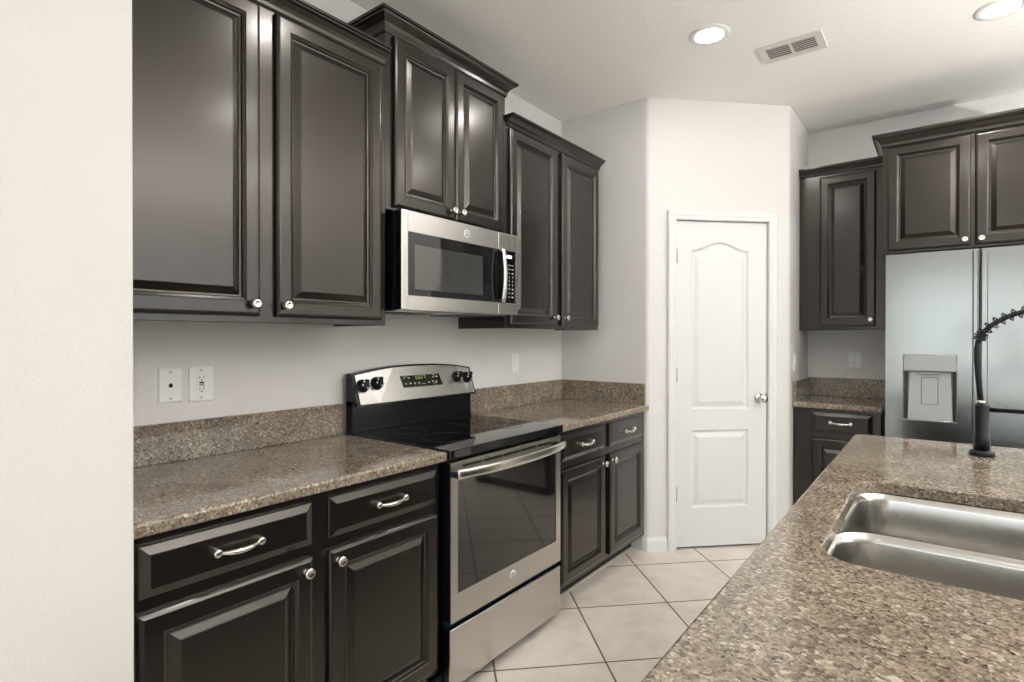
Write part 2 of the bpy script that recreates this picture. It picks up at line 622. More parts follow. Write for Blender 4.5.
baseboard('baseboard_pantry_left', [(0.126 * Q + XR, YR + 0.126 * Q), (XR, YR), (0.60, YR)])
baseboard('baseboard_pantry_right', [(XN, 3.772), (XN, YR + XN - XR), d2(0.863, 0)])
baseboard('baseboard_front_left', [(0.70, 0.20), (0.70, -3.3)])


# ------------------------------------------------------------------ cabinets
DOOR = [(0.0, 0.0), (0.0, 0.013), (0.003, 0.0165), (0.009, 0.0195), (0.012, 0.020), (0.047, 0.020), (0.050, 0.0175), (0.057, 0.0135),
        (0.060, 0.0085), (0.065, 0.0075), (0.068, 0.0085), (0.086, 0.0165), (0.089, 0.0175)]
DRAWER = [(0.0, 0.0), (0.0, 0.009), (0.002, 0.0115), (0.021, 0.0195), (0.023, 0.0200)]


def knob(fr, u, w_, z, parent):
    MB(fr).lathe((u, w_, z), (0, 1, 0), [(0.0, 0.0085), (0.002, 0.0085), (0.004, 0.0055), (0.012, 0.0055), (0.016, 0.011), (0.020, 0.0155), (0.025, 0.0160), (0.029, 0.0125), (0.0295, 0.009), (0.0275, 0.006), (0.028, 0.0)], 'nickel', 20).build('knob', parent, 'satin nickel knob')


def pull(fr, u, w_, z, parent, half=0.056):
    o = MB(fr)
    for s in (-1, 1):
        o.lathe((u + s * half, w_, z), (0, 1, 0), [(0, 0.0115), (0.004, 0.012), (0.012, 0.010), (0.018, 0.011), (0.022, 0.0095), (0.023, 0.005), (0.0235, 0.0)], 'nickel', 16)
    P, R = [], []
    for i in range(17):
        s = -1 + 2 * i / 16
        P.append((u + s * (half - 0.004), w_ + 0.016 + 0.012 * (1 - s * s), z - 0.004 * (1 - s * s) - 0.001))
        R.append(0.0044 + 0.0034 * max(0, 1 - (s * 1.25) ** 2) + (0.001 if abs(s) > .95 else 0))
    o.tube(P, R, 'nickel', 10)
    o.build('pull', parent, 'satin nickel bow pull')


def cab_door(fr, u0, u1, z0, z1, wfr, parent, kn):
    d = MB(fr).panel(u0, u1, z0, z1, DOOR, wfr, 'cab').build('door', parent)
    side, end = kn[0], kn[1]
    ku = (u0 + 0.026) if side == 'l' else (u1 - 0.026)
    kz = z0 + kn[2] if end == 'b' else z1 - kn[2]
    knob(fr, ku, wfr + 0.0195, kz, d)
    return d


def cab_drawer(fr, u0, u1, z0, z1, wfr, parent):
    d = MB(fr).panel(u0, u1, z0, z1, DRAWER, wfr, 'cab').build('drawer', parent)
    pull(fr, (u0 + u1) / 2, wfr + 0.0195, (z0 + z1) / 2 + 0.003, d)
    return d


def crown_prof(z0, z1, p):
    h = z1 - z0
    return [(-0.02, z0), (0.004, z0), (0.008, z0 + 0.10 * h), (0.010, z0 + 0.28 * h), (0.016, z0 + 0.45 * h), (p * 0.62, z0 + 0.66 * h), (p * 0.80, z0 + 0.74 * h), (p * 0.84, z0 + 0.82 * h), (p, z0 + 0.84 * h), (p, z1), (-0.02, z1)]


def wall_cabinet(label, fr, u0, u1, depth, z0, z1, doors, crown_path, crown_z, cat='cabinet', name='wall_cabinet', p=0.05):
    loc = fr((u0 + u1) / 2, depth / 2, z0)
    T = thing(name, label, cat, loc)
    c = MB(fr)
    # box with a face frame that drops below the recessed bottom
    c.box(u0, u1, 0.002, depth - 0.02, z0 + 0.012, z1, 'cab')
    c.box(u0, u1, depth - 0.0199, depth, z0, z1, 'cab', 0.0015, 1)
    c.box(u0, u0 + 0.016, 0.002, depth - 0.02, z0, z0 + 0.012, 'cab'); c.box(u1 - 0.016, u1, 0.002, depth - 0.02, z0, z0 + 0.012, 'cab')
    c.build('carcass', T)
    for d in doors: cab_door(fr, *d[:4], depth, T, d[4])
    MB(fr).sweep(crown_path, crown_prof(crown_z[0], crown_z[1], p), 'cab').build('crown_molding', T)
    return T


UF = 0.325
zA, zB = 1.381, 2.43
wall_cabinet('tall dark double-door wall cabinet above the long counter, left of the microwave', L_, 0.216, 1.2055, UF, zA, zB,
             [(0.221, 0.686, 1.402, 2.402, ('r', 'b', 0.038)), (0.741, 1.176, 1.402, 2.402, ('l', 'b', 0.038))],
             [(0.222, UF), (1.198, UF)], (2.408, 2.466))
wall_cabinet('short raised dark cabinet mounted directly above the microwave', L_, 1.206, 1.971, UF, 1.845, 2.59,
             [(1.242, 1.590, 1.860, 2.543, ('r', 'b', 0.038)), (1.594, 1.940, 1.860, 2.543, ('l', 'b', 0.038))],
             [(1.206, 0.002), (1.206, UF), (1.971, UF), (1.971, 0.002)], (2.548, 2.62))
wall_cabinet('dark double-door wall cabinet between the microwave and the return wall', L_, 1.9715, 2.938, UF, zA, zB,
             [(1.997, 2.428, 1.402, 2.402, ('r', 'b', 0.045)), (2.484, 2.918, 1.402, 2.402, ('l', 'b', 0.045))],
             [(1.980, UF), (2.946, UF)], (2.408, 2.466))
wall_cabinet('narrow single-door dark wall cabinet beside the refrigerator', R_, XN + 0.002, 1.797, 0.33, 1.383, 2.44,
             [(1.432, 1.750, 1.408, 2.402, ('r', 'b', 0.040))],
             [(XN + 0.002, 0.33), (1.797, 0.33)], (2.418, 2.476), p=0.035)
wall_cabinet('wide dark cabinet mounted above the stainless refrigerator', R_, 1.802, 2.650, 0.615, 1.824, 2.49,
             [(1.824, 2.204, 1.838, 2.442, ('r', 'b', 0.030)), (2.222, 2.628, 1.838, 2.442, ('l', 'b', 0.030))],
             [(1.802, 0.002), (1.802, 0.615), (2.650, 0.615), (2.650, 0.002)], (2.448, 2.522))


def base_cabinet(label, fr, u0, u1, depth, doors, drawers, name='base_cabinet', shoe=True, ztop=0.880):
    T = thing(name, label, 'cabinet', fr((u0 + u1) / 2, depth / 2, 0))
    c = MB(fr)
    c.box(u0, u1, 0.002, depth, 0.102, ztop, 'cab', 0.0015, 1)
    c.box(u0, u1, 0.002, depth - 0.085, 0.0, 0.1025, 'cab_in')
    c.build('carcass', T)
    for d in drawers: cab_drawer(fr, *d, depth, T)
    for d in doors: cab_door(fr, *d[:4], depth, T, d[4])
    if shoe:
        MB(fr).box(u0, u1, depth - 0.0849, depth - 0.074, 0.0, 0.012, 'caulk').build('shoe_molding', T, 'pale shoe strip along the toe kick')
    return T


base_cabinet('long dark base cabinet with two drawers and two doors, left of the range', L_, 0.222, 1.218, 0.61,
             [(0.247, 0.690, 0.125, 0.694, ('r', 't', 0.032)), (0.746, 1.196, 0.125, 0.694, ('l', 't', 0.032))],
             [(0.247, 0.690, 0.730, 0.854), (0.746, 1.196, 0.730, 0.854)])
base_cabinet('dark base cabinet with two drawers and two doors, between range and return wall', L_, 2.008, 3.010, 0.61,
             [(2.034, 2.470, 0.130, 0.684, ('r', 't', 0.032)), (2.528, 2.964, 0.130, 0.684, ('l', 't', 0.032))],
             [(2.034, 2.470, 0.728, 0.856), (2.528, 2.964, 0.728, 0.856)])
base_cabinet('small dark base cabinet with one drawer, beside the refrigerator', R_, XN + 0.003, 1.792, 0.53,
             [(1.419, 1.749, 0.125, 0.690, ('r', 't', 0.032))],
             [(1.419, 1.749, 0.732, 0.857)])
base_cabinet('dark island base cabinet under the sink counter', I_, 0.17, 2.54, 0.92,
             [(0.20, 0.74, 0.125, 0.845, ('r', 't', 0.032)), (0.79, 1.33, 0.125, 0.845, ('l', 't', 0.032)), (1.38, 1.92, 0.125, 0.845, ('r', 't', 0.032)), (1.97, 2.51, 0.125, 0.845, ('l', 't', 0.032))],
             [], name='island_cabinet', ztop=0.680)


# ------------------------------------------------------------------ granite counters
def slab(fr, u0, u1, w0, w1, z0, z1):
    o = MB(fr)
    prof = [(0.0, z0 + 0.004), (0.0, z1 - 0.008), (0.0025, z1 - 0.003), (0.007, z1)]
    R = [[(u0, w0, z0), (u1, w0, z0), (u1, w1 - 0.004, z0), (u0, w1 - 0.004, z0)]]
    for ins, z in prof:
        R.append([(u0, w0, z), (u1, w0, z), (u1, w1 - ins, z), (u0, w1 - ins, z)])
    return o.rings(R, 'granite')


def splash(fr, boxes):
    o = MB(fr)
    for bx in boxes: o.box(*bx, 'granite', 0.002, 1)
    return o


ZT = 0.8805
T = thing('countertop', 'long brown granite counter with backsplash under the outlets, left of the range', 'countertop', (0.32, 0.72, ZT))
slab(L_, 0.2145, 1.226, 0.003, 0.643, ZT, CT).build('slab', T)
splash(L_, [(0.2145, 1.224, 0.003, 0.022, CT, 1.046)]).build('backsplash', T)
T = thing('countertop', 'brown granite corner counter with two-sided backsplash, right of the range', 'countertop', (0.32, 2.5, ZT))
slab(L_, 2.002, YR - 0.002, 0.003, 0.643, ZT, CT).build('slab', T)
splash(L_, [(2.002, YR - 0.003, 0.003, 0.022, CT, 1.046), (YR - 0.022, YR - 0.003, 0.0225, 0.622, CT, 1.046)]).build('backsplash', T)
T = thing('countertop', 'short brown granite counter with backsplash in the nook beside the refrigerator', 'countertop', (1.55, 4.03, ZT))
slab(R_, XN + 0.003, 1.800, 0.003, 0.556, ZT, CT).build('slab', T)
splash(R_, [(XN + 0.003, 1.800, 0.003, 0.022, CT, 1.046), (XN + 0.003, XN + 0.022, 0.0225, 0.54, CT, 1.046)]).build('backsplash', T)


# island counter with the sink opening
def rrect(x0, x1, y0, y1, r_, n_=8):
    return (arc(x1 - r_, y0 + r_, r_, -PI / 2, 0, n_) + arc(x1 - r_, y1 - r_, r_, 0, PI / 2, n_) +
            arc(x0 + r_, y1 - r_, r_, PI / 2, PI, n_) + arc(x0 + r_, y0 + r_, r_, PI, 1.5 * PI, n_))


IX0, IX1, IY0, IY1 = 1.777, 2.92, 0.10, 2.602
SX0, SX1, SY0, SY1 = 1.882, 2.372, 0.966, 1.700
Z0, Z1 = 0.882, CT
mb = MB(); bm = mb.bm
mb.rings([[(x, y, z) for x, y in rrect(IX0 + i, IX1 - i, IY0 + i, IY1 - i, 0.050 - i)] for i, z in [(0.004, Z0), (0, Z0 + 0.004), (0, Z1 - 0.006), (0.002, Z1 - 0.002), (0.006, Z1)]], 'granite', cap0=False, cap1=False)
mb.rings([[(x, y, z) for x, y in rrect(SX0 - i, SX1 + i, SY0 - i, SY1 + i, 0.075 + i)] for i, z in [(0.0, Z0), (0.0, Z1 - 0.004), (0.001, Z1 - 0.001), (0.004, Z1)]], 'granite', cap0=False, cap1=False)
for z, a, c in ((Z1, 0.006, 0.004), (Z0, 0.004, 0.0)):
    es = []
    for lp in (rrect(IX0 + a, IX1 - a, IY0 + a, IY1 - a, 0.050 - a), rrect(SX0 - c, SX1 + c, SY0 - c, SY1 + c, 0.075 + c)):
        v = mb.pts([(x, y, z) for x, y in lp])
        es += [bm.edges.new((v[i], v[(i + 1) % len(v)])) for i in range(len(v))]
    r_ = bmesh.ops.triangle_fill(bm, edges=es, use_beauty=True)
    for f in r_['geom']:
        if isinstance(f, bmesh.types.BMFace): f.material_index = mb.mi('granite')
bmesh.ops.remove_doubles(bm, verts=bm.verts, dist=1e-5)
bmesh.ops.recalc_face_normals(bm, faces=bm.faces)
tag(mb.build('island_countertop'), 'large brown granite island counter with the sink cut into it', 'countertop')

# sink: two bowls under the counter
T = thing('kitchen_sink', 'double-bowl undermount stainless sink set in the island counter', 'sink', (2.127, 1.333, 0.69))
DIV = 1.300


def bowl(y0, y1):
    o = MB()
    x0, x1 = SX0 - 0.004, SX1 + 0.004
    depth = 0.185
    zt = 0.8805
    R = []
    prof = [(0.0, zt), (0.006, zt - 0.006), (0.010, zt - 0.02), (0.014, zt - 0.10), (0.018, zt - depth + 0.045), (0.027, zt - depth + 0.020), (0.045, zt - depth + 0.005), (0.07, zt - depth)]
    for i, z in prof:
        R.append([(x, y, z) for x, y in rrect(x0 + i, x1 - i, y0 + i, y1 - i, max(0.085 - i * 0.5, 0.03), 8)])
    o.rings(R, 'steel_sink', cap0=False, cap1=True, smooth=True)
    return o


for (y0, y1) in ((SY0 - 0.004, DIV - 0.010), (DIV + 0.010, SY1 + 0.004)):
    bw = bowl(y0, y1).build('bowl', T)
    cx_, cy_ = (SX0 + SX1) / 2, (y0 + y1) / 2
    MB().lathe((cx_, cy_, 0.6957), (0, 0, 1), [(0, 0.045), (0.003, 0.045), (0.0035, 0.036), (0.001, 0.030), (0.0012, 0.0)], 'chrome', 24).build('drain', bw, 'round polished drain')
# saddle between the bowls and flange around them
o = MB()
a0, a1 = SX0 - 0.0038, SX1 + 0.0038
bm = o.bm
es = []
for lp in (rrect(SX0 - 0.02, SX1 + 0.02, SY0 - 0.02, SY1 + 0.02, 0.07), rrect(a0, a1, SY0 - 0.004, DIV - 0.010, 0.085), rrect(a0, a1, DIV + 0.010, SY1 + 0.004, 0.085)):
    v = o.pts([(x, y, 0.8805) for x, y in lp])
    es += [bm.edges.new((v[i], v[(i + 1) % len(v)])) for i in range(len(v))]
r_ = bmesh.ops.triangle_fill(bm, edges=es, use_beauty=True)
for f in r_['geom']:
    if isinstance(f, bmesh.types.BMFace): f.material_index = o.mi('steel_sink')
bmesh.ops.recalc_face_normals(bm, faces=bm.faces)
o.build('rim', T)

# faucet
FX, FY = 2.190, 2.350
T = thing('faucet', 'matte black spring pull-down kitchen faucet on the far end of the island', 'faucet', (FX, FY, CT))
MB().lathe((FX, FY, CT), (0, 0, 1), [(0, 0.037), (0.012, 0.037), (0.016, 0.034), (0.018, 0.026), (0.020, 0.0245)], 'faucet', 32).build('base', T)
MB().lathe((FX, FY, CT + 0.0195), (0, 0, 1), [(0, 0.0235), (0.045, 0.0235), (0.048, 0.0215), (0.158, 0.0215), (0.162, 0.0195)], 'faucet', 32).build('body', T)
MB().lathe((FX - 0.004, FY, CT + 0.1815), (0, 0, 1), [(0, 0.012), (0.012, 0.012), (0.014, 0.010)], 'chrome', 20).build('collar', T, 'polished hose collar')
hose = [(FX - 0.004, FY, 1.108), (FX - 0.007, FY, 1.15), (FX - 0.011, FY, 1.20), (FX - 0.014, FY, 1.25), (FX - 0.014, FY, 1.29), (FX - 0.010, FY, 1.325)]
MB().tube(hose, 0.0092, 'faucet', 14).build('hose', T)
cp = []
B0, B1, B2, B3 = Vector((FX - 0.010, FY, 1.325)), Vector((FX + 0.01, FY, 1.385)), Vector((FX + 0.11, FY - 0.01, 1.455)), Vector((FX + 0.21, FY - 0.02, 1.415))
C0, C1, C2, C3 = B3, Vector((FX + 0.27, FY - 0.027, 1.39)), Vector((FX + 0.285, FY - 0.03, 1.34)), Vector((FX + 0.285, FY - 0.03, 1.26))


def bez(a, b_, c, d, s):
    return a * (1 - s) ** 3 + b_ * 3 * s * (1 - s) ** 2 + c * 3 * s * s * (1 - s) + d * s ** 3


cp = [bez(B0, B1, B2, B3, i / 40) for i in range(41)] + [bez(C0, C1, C2, C3, i / 24) for i in range(1, 25)]
MB().tube([tuple(p) for p in cp], 0.0085, 'faucet', 12).build('spout_hose', T)
# the open spring around the spout hose
lens = [0]
for a, c in zip(cp, cp[1:]): lens.append(lens[-1] + (c - a).length)
sp_ = []
tot = lens[-1]
steps = 900
ph = 0.0
j = 0
last = 0
for i in range(steps + 1):
    s = tot * i / steps
    while j < len(lens) - 2 and lens[j + 1] < s: j += 1
    f = (s - lens[j]) / (lens[j + 1] - lens[j])
    p = cp[j].lerp(cp[j + 1], f)
    d = (cp[j + 1] - cp[j]).normalized()
    a = d.cross(Vector((0, 1, 0))).normalized(); c = d.cross(a)
    pitch = 0.0075 if s < 0.030 else 0.026
    ph += (s - last) / pitch * 2 * PI
    last = s
    sp_.append(tuple(p + (a * math.cos(ph) + c * math.sin(ph)) * 0.0175))
MB().tube(sp_, 0.0026, 'faucet', 6).build('spring', T)
hd = C3
MB().lathe(tuple(hd + Vector((0, 0, 0.005))), (0, 0, -1), [(0, 0.012), (0.03, 0.016), (0.09, 0.019), (0.14, 0.024), (0.15, 0.022), (0.151, 0.0)], 'faucet', 24).build('spray_head', T)
MB().tube([(FX + 0.020, FY, 1.078), (FX + 0.15, FY - 0.015, 1.078), (FX + 0.285, FY - 0.03, 1.105)], 0.0075, 'faucet', 12).lathe((FX + 0.285, FY - 0.03, 1.095), (0, 0, 1), [(0, 0.024), (0, 0.030), (0.02, 0.030), (0.02, 0.024)], 'faucet', 24, cap=False).build('docking_arm', T)

# ------------------------------------------------------------------ range
RY0, RY1 = 1.232, 1.996
T = thing('electric_range', 'freestanding stainless electric range with black glass cooktop between the counters', 'range', (0.33, (RY0 + RY1) / 2, 0))
o = MB(L_)
o.box(RY0, RY1, 0.03, 0.615, 0.03, 0.885, 'black')
for u in (RY0 + 0.04, RY1 - 0.08):
    for w_ in (0.08, 0.52): o.box(u, u + 0.04, w_, w_ + 0.04, 0.0, 0.032, 'black_matte')
o.box(RY0 + 0.004, RY1 - 0.004, 0.60, 0.630, 0.8745, 0.886, 'black_matte')
o.build('body', T)
ck = MB(L_).box(RY0 - 0.001, RY1 + 0.001, 0.028, 0.657, 0.8865, 0.9205, 'black_glass', 0.004, 3).build('cooktop', T)
for (u, w_, r_) in ((1.43, 0.45, 0.112), (1.80, 0.45, 0.085), (1.43, 0.21, 0.080), (1.80, 0.21, 0.105)):
    MB(L_).lathe((u, w_, 0.9206), (0, 0, 1), [(0, r_), (0.0003, r_), (0.0003, r_ - 0.004), (0, r_ - 0.004)], 'burner', 48, cap=False).build('burner_ring', ck, 'faint grey printed burner ring')

# backguard
o = MB(L_)
o.box(RY0 + 0.002, RY1 - 0.002, 0.028, 0.072, 0.9207, 1.06, 'black', 0.003, 2)
o.box(RY0 + 0.006, RY1 - 0.006, 0.0725, 0.082, 0.921, 0.934, 'black', 0.003, 2)
o.build('backguard', T)


def arch_z(u):
    s = (u - (RY0 + RY1) / 2) / ((RY1 - RY0) / 2)
    return 1.166 + 0.032 * (1 - abs(s) ** 2.4)


def cp_pt(u, h, off=0.0):
    """point on the sloping control face: h in 0..1 bottom to top"""
    zb, zt = 1.045, arch_z(u)
    w_ = 0.112 - 0.042 * h
    return (u, w_ + off, zb + (zt - zb) * h + off * 0.28)


cpn = 28
o = MB(L_)
ins = 0.010
us = [RY0 + 0.006 + ins + (RY1 - RY0 - 0.012 - 2 * ins) * i / cpn for i in range(cpn + 1)]
front = [cp_pt(u, 0.0) for u in us] + [cp_pt(u, 1.0) for u in us[::-1]]
rear = [(p[0], p[1] - 0.006, p[2]) for p in front]
o.rings([front, rear], 'steel')
cpo = o.build('control_panel', T, 'arched stainless control face')
o = MB(L_)   # black housing around the control face
us = [RY0 + 0.002 + (RY1 - RY0 - 0.004) * i / cpn for i in range(cpn + 1)]
f1 = [(u, 0.108, 1.036) for u in us] + [(u, 0.062, arch_z(min(max(u, RY0 + .016), RY1 - .016)) + 0.007) for u in us[::-1]]
f0 = [(u, 0.028, 1.036) for u in us] + [(u, 0.028, arch_z(min(max(u, RY0 + .016), RY1 - .016)) + 0.007) for u in us[::-1]]
o.rings([f0, f1], 'black')
o.build('control_housing', T)
for u in (1.276, 1.352, 1.868, 1.944):
    h = 0.60
    c = cp_pt(u, h, 0.0)
    kb = MB(L_)
    ax = (0, 0.96, 0.28)
    kb.lathe(c, ax, [(0, 0.030), (0.004, 0.030), (0.006, 0.026), (0.020, 0.024), (0.024, 0.021), (0.025, 0.0)], 'black_matte', 28)
    # grip bar across the knob
    e = Vector((0.0, 0.96, 0.28)); ux = Vector((0.55, -0.23, 0.80)).normalized()
    vx = e.cross(ux).normalized()
    base = Vector(c) + e * 0.022
    ring0, ring1 = [], []
    for su, sv in ((-1, -1), (1, -1), (1, 1), (-1, 1)):
        ring0.append(tuple(base + ux * su * 0.026 + vx * sv * 0.008))
        ring1.append(tuple(base + e * 0.014 + ux * su * 0.023 + vx * sv * 0.005))
    kb.rings([ring0, ring1], 'black_matte')
    for (a_, b_) in ((-0.0135, 0.008), (0.0135, -0.008), (-0.013, -0.009)):
        q = base + e * 0.0035 + vx * a_ + ux * b_
        kb.lathe(tuple(q), tuple(e), [(0, 0.004), (0.0008, 0.004), (0.0009, 0.0)], 'white_ink', 8)
    kb.build('control_knob', cpo)
# clock and key panel
o = MB(L_)
cor = [cp_pt(1.502, 0.36, 0.0), cp_pt(1.757, 0.36, 0.0), cp_pt(1.742, 0.72, 0.0), cp_pt(1.490, 0.72, 0.0)]
f = [tuple(Vector(p) + Vector((0, 0.0015, 0.0004))) for p in cor]
o.rings([cor, f], 'led_panel')
dpo = o.build('display', cpo, 'black key panel with green clock digits')


def chip(o, u, h, du_, dh, k, off=0.0022):
    R = [[cp_pt(u - du_, h - dh, off), cp_pt(u + du_, h - dh, off), cp_pt(u + du_, h + dh, off), cp_pt(u - du_, h + dh, off)]]
    R.append([tuple(Vector(p) - Vector((0, 0.0006, 0))) for p in R[0]])
    o.rings(R, k)


o = MB(L_)
for x in (1.588, 1.604, 1.620):      # clock digits as little bar glyphs
    for hh in (0.60, 0.645, 0.69): chip(o, x, hh - 0.01, 0.0055, 0.006, 'led_green')
    chip(o, x + 0.0055, 0.613, 0.0012, 0.022, 'led_green'); chip(o, x - 0.0055, 0.658, 0.0012, 0.022, 'led_green')
chip(o, 1.638, 0.680, 0.006, 0.006, 'led_green'); chip(o, 1.6435, 0.635, 0.0013, 0.045, 'led_green')
o.build('clock_digits', dpo, 'lit green clock digits')
o = MB(L_)
for (u, h) in ((1.512, .645), (1.540, .635), (1.518, .47), (1.545, .47), (1.573, .46), (1.600, .46), (1.665, .46), (1.690, .48), (1.715, .48), (1.700, .62), (1.722, .63), (1.702, .69)):
    o2 = h
    chip(o, u, h, 0.0055, 0.022, 'grey_ink')
chip(o, 1.632, 0.435, 0.012, 0.008, 'grey_ink'); chip(o, 1.708, 0.425, 0.012, 0.008, 'grey_ink'); chip(o, 1.52, 0.69, 0.010, 0.007, 'grey_ink')
o.build('key_lettering', dpo, 'grey key markings')

# oven door
od0, od1, oz0, oz1 = RY0 + 0.002, RY1 - 0.020, 0.282, 0.873
o = MB(L_)
wo0, wo1 = 0.6195, 0.655
wk = wo1 - 0.007
for (u0, u1, z0, z1) in ((od0, 1.272, oz0, oz1), (1.938, od1, oz0, oz1), (1.272, 1.938, oz0, 0.384), (1.272, 1.938, 0.802, oz1)):
    o.box(u0, u1, wk, wo1, z0, z1, 'steel')
    o.box(u0 + 0.001, u1 - 0.001, wo0, wk, z0 + 0.001, z1 - 0.001, 'black')
bmesh.ops.remove_doubles(o.bm, verts=o.bm.verts, dist=1e-5)
dr = o.build('oven_door', T)
MB(L_).box(1.2725, 1.9375, wo0, wo1 - 0.003, 0.3845, 0.8015, 'oven_glass').build('oven_window', dr, 'dark reflective oven glass')
o = MB(L_)
for i in range(5):
    u = 1.300 + i * 0.122
    o.box(u, u + 0.108, wo1 - 0.001, wo1 + 0.0012, 0.848, 0.856, 'black_slot')
o.build('vent_slots', dr, 'row of black vent slots')
# bowed flat handle
o = MB(L_)
R = []
hn = 24
for i in range(hn + 1):
    s = -1 + 2 * i / hn
    u = (od0 + od1) / 2 + s * (od1 - od0 - 0.012) / 2
    wv = wo1 + 0.030 + 0.032 * (1 - abs(s) ** 2.6)
    zc = 0.836 - 0.004 * (1 - s * s)
    hh = 0.0165 + 0.0025 * (1 - s * s)
    th = 0.009
    ring = []
    for a in range(12):
        an = 2 * PI * a / 12
        ca, sa = math.cos(an), math.sin(an)
        ring.append((u, wv + th * 0.7 * math.copysign(abs(sa) ** 0.6, sa), zc + hh * math.copysign(abs(ca) ** 0.7, ca)))
    R.append(ring)
o.rings(R, 'handle_steel', smooth=True)
for u in (od0 + 0.016, od1 - 0.016):
    o.box(u - 0.012, u + 0.012, wo1, wo1 + 0.030, 0.820, 0.844, 'black_matte', 0.003, 2)
o.build('handle', dr, 'wide bowed polished steel handle')


def emblem(fr, u, w_, z, r_, parent):
    e = MB(fr)
    e.lathe((u, w_, z), (0, 1, 0), [(0, r_), (0.002, r_), (0.0025, r_ * 0.93), (0.0025, 0.0)], 'white_ink', 32)
    e.lathe((u, w_ + 0.0026, z), (0, 1, 0), [(0, r_ * 0.74), (0.0003, r_ * 0.74), (0.0003, 0.0)], 'disp_grey', 32)
    e.text('GE', lambda x, y: (u + x + y * 0.18, w_ + 0.0032, z + y), 'white_ink', r_ * 0.95)
    e.build('emblem', parent, 'round silver monogram badge')


emblem(L_, 1.607, wo1, 0.340, 0.0185, dr)
# storage drawer
o = MB(L_)
R = []
o.box(od0, od1 - 0.001, 0.6195, 0.6465, 0.041, 0.257, 'black')
o.panel(od0 - 0.001, od1 + 0.0, 0.040, 0.258, [(0, 0.0), (0, 0.005), (0.003, 0.008)], 0.6465, 'steel')
o.build('storage_drawer', T)
MB(L_).box(od0, od1, 0.6155, 0.633, 0.2585, 0.2815, 'black_matte').build('drawer_gap', T)

# ------------------------------------------------------------------ microwave
MY0, MY1, MZ0, MZ1 = 1.227, 1.984, 1.445, 1.8425
T = thing('microwave', 'stainless over-the-range microwave with black keypad below the raised cabinet', 'microwave', (0.2, (MY0 + MY1) / 2, MZ0))
o = MB(L_)
o.box(MY0 + 0.002, MY1 - 0.002, 0.003, 0.340, MZ0 + 0.006, MZ1, 'black')
o.box(MY0 + 0.002, MY1 - 0.002, 0.3405, 0.358, MZ0 + 0.012, MZ1 - 0.004, 'black_matte')
o.build('body', T)
o = MB(L_)
o.box(MY0 + 0.02, MY1 - 0.02, 0.03, 0.335, MZ0 - 0.004, MZ0 + 0.0055, 'steel')
for u in (1.30, 1.66): o.box(u, u + 0.24, 0.10, 0.25, MZ0 - 0.007, MZ0 - 0.0035, 'black_matte')
o.build('underside_grille', T, 'dark underside with grease filters')
md1 = 1.828
o = MB(L_)
wm0, wm1 = 0.3585, 0.396
zq0, zq1 = 1.502, 1.757
wk = wm1 - 0.008
o.box(MY0 + 0.001, md1, wm0, wk, MZ0 + 0.001, MZ1 - 0.004, 'black')
o.box(MY0, 1.262, wk, wm1, MZ0, MZ1 - 0.003, 'steel', 0.003, 2)
o.box(1.2615, md1, wk, wm1, zq1, MZ1 - 0.003, 'steel')
o.box(1.2615, md1, wk, wm1, MZ0, zq0, 'steel')
do = o.build('door', T)
o = MB(L_)
o.box(1.262, 1.8275, wk + 0.0002, wm1 - 0.002, zq0 + 0.0005, zq1 - 0.0005, 'black_glass')
wi = o.build('door_window', do, 'black glass window frame')
MB(L_).panel(1.297, 1.716, 1.528, 1.708, [(0, -0.001), (0, 0.0006), (0.001, 0.0008)], wm1 - 0.002, 'mesh_glass').build('screen', wi, 'greyer see-through screen area')
o = MB(L_)
R = []
for i in range(15):
    s = -1 + 2 * i / 14
    z = 1.630 + s * 0.130
    wv = wm1 + 0.020 + 0.014 * (1 - s * s)
    ring = [(1.842 + 0.013 * math.cos(2 * PI * a / 12), wv + 0.008 * math.sin(2 * PI * a / 12), z) for a in range(12)]
    R.append(ring)
o.rings(R, 'chrome', smooth=True)
for z in (1.508, 1.752): o.box(1.832, 1.852, wm1 - 0.003, wm1 + 0.022, z - 0.010, z + 0.010, 'chrome', 0.003, 2)
o.build('handle', do, 'curved vertical steel handle')
emblem(L_, 1.607, wm1, 1.797, 0.0185, do)
o = MB(L_)
o.box(md1 + 0.003, MY1, wm0, wm1, zq1, MZ1 - 0.003, 'steel', 0.003, 2); o.box(md1 + 0.003, MY1, wm0, wm1, MZ0, zq0, 'steel', 0.003, 2)
o.box(1.966, MY1, wm0, wm1, zq0, zq1, 'steel')
o.box(md1 + 0.003, 1.966, wm0, wm1 - 0.003, zq0, zq1, 'black_glass')
cpm = o.build('control_panel', T)
MB(L_).box(1.898, 1.938, wm1 - 0.003, wm1 - 0.002, 1.722, 1.737, 'led_white').build('display', cpm, 'small lit white clock display')
o = MB(L_)
wz = wm1 - 0.0024
for j_ in range(9):
    for i_ in range(3):
        u = 1.892 + i_ * 0.0265; z = 1.688 - j_ * 0.0195
        if j_ < 2:
            o.box(u - 0.009, u + 0.009, wm1 - 0.003, wz, z - 0.0022, z + 0.0022, 'grey_ink')
        elif 3 <= j_ <= 6 and not (j_ == 6 and i_ != 1):
            ch = '1234567890'[(j_ - 3) * 3 + i_] if j_ < 6 else '0'
            o.text(ch, lambda x, y, u=u, z=z: (u + x, wz, z + y), 'white_ink', 0.016)
        else:
            o.box(u - 0.006, u + 0.006, wm1 - 0.003, wz, z - 0.0025, z + 0.0025, 'white_ink' if i_ == 2 else 'grey_ink')
o.build('key_lettering', cpm, 'pale number keys on black glass')

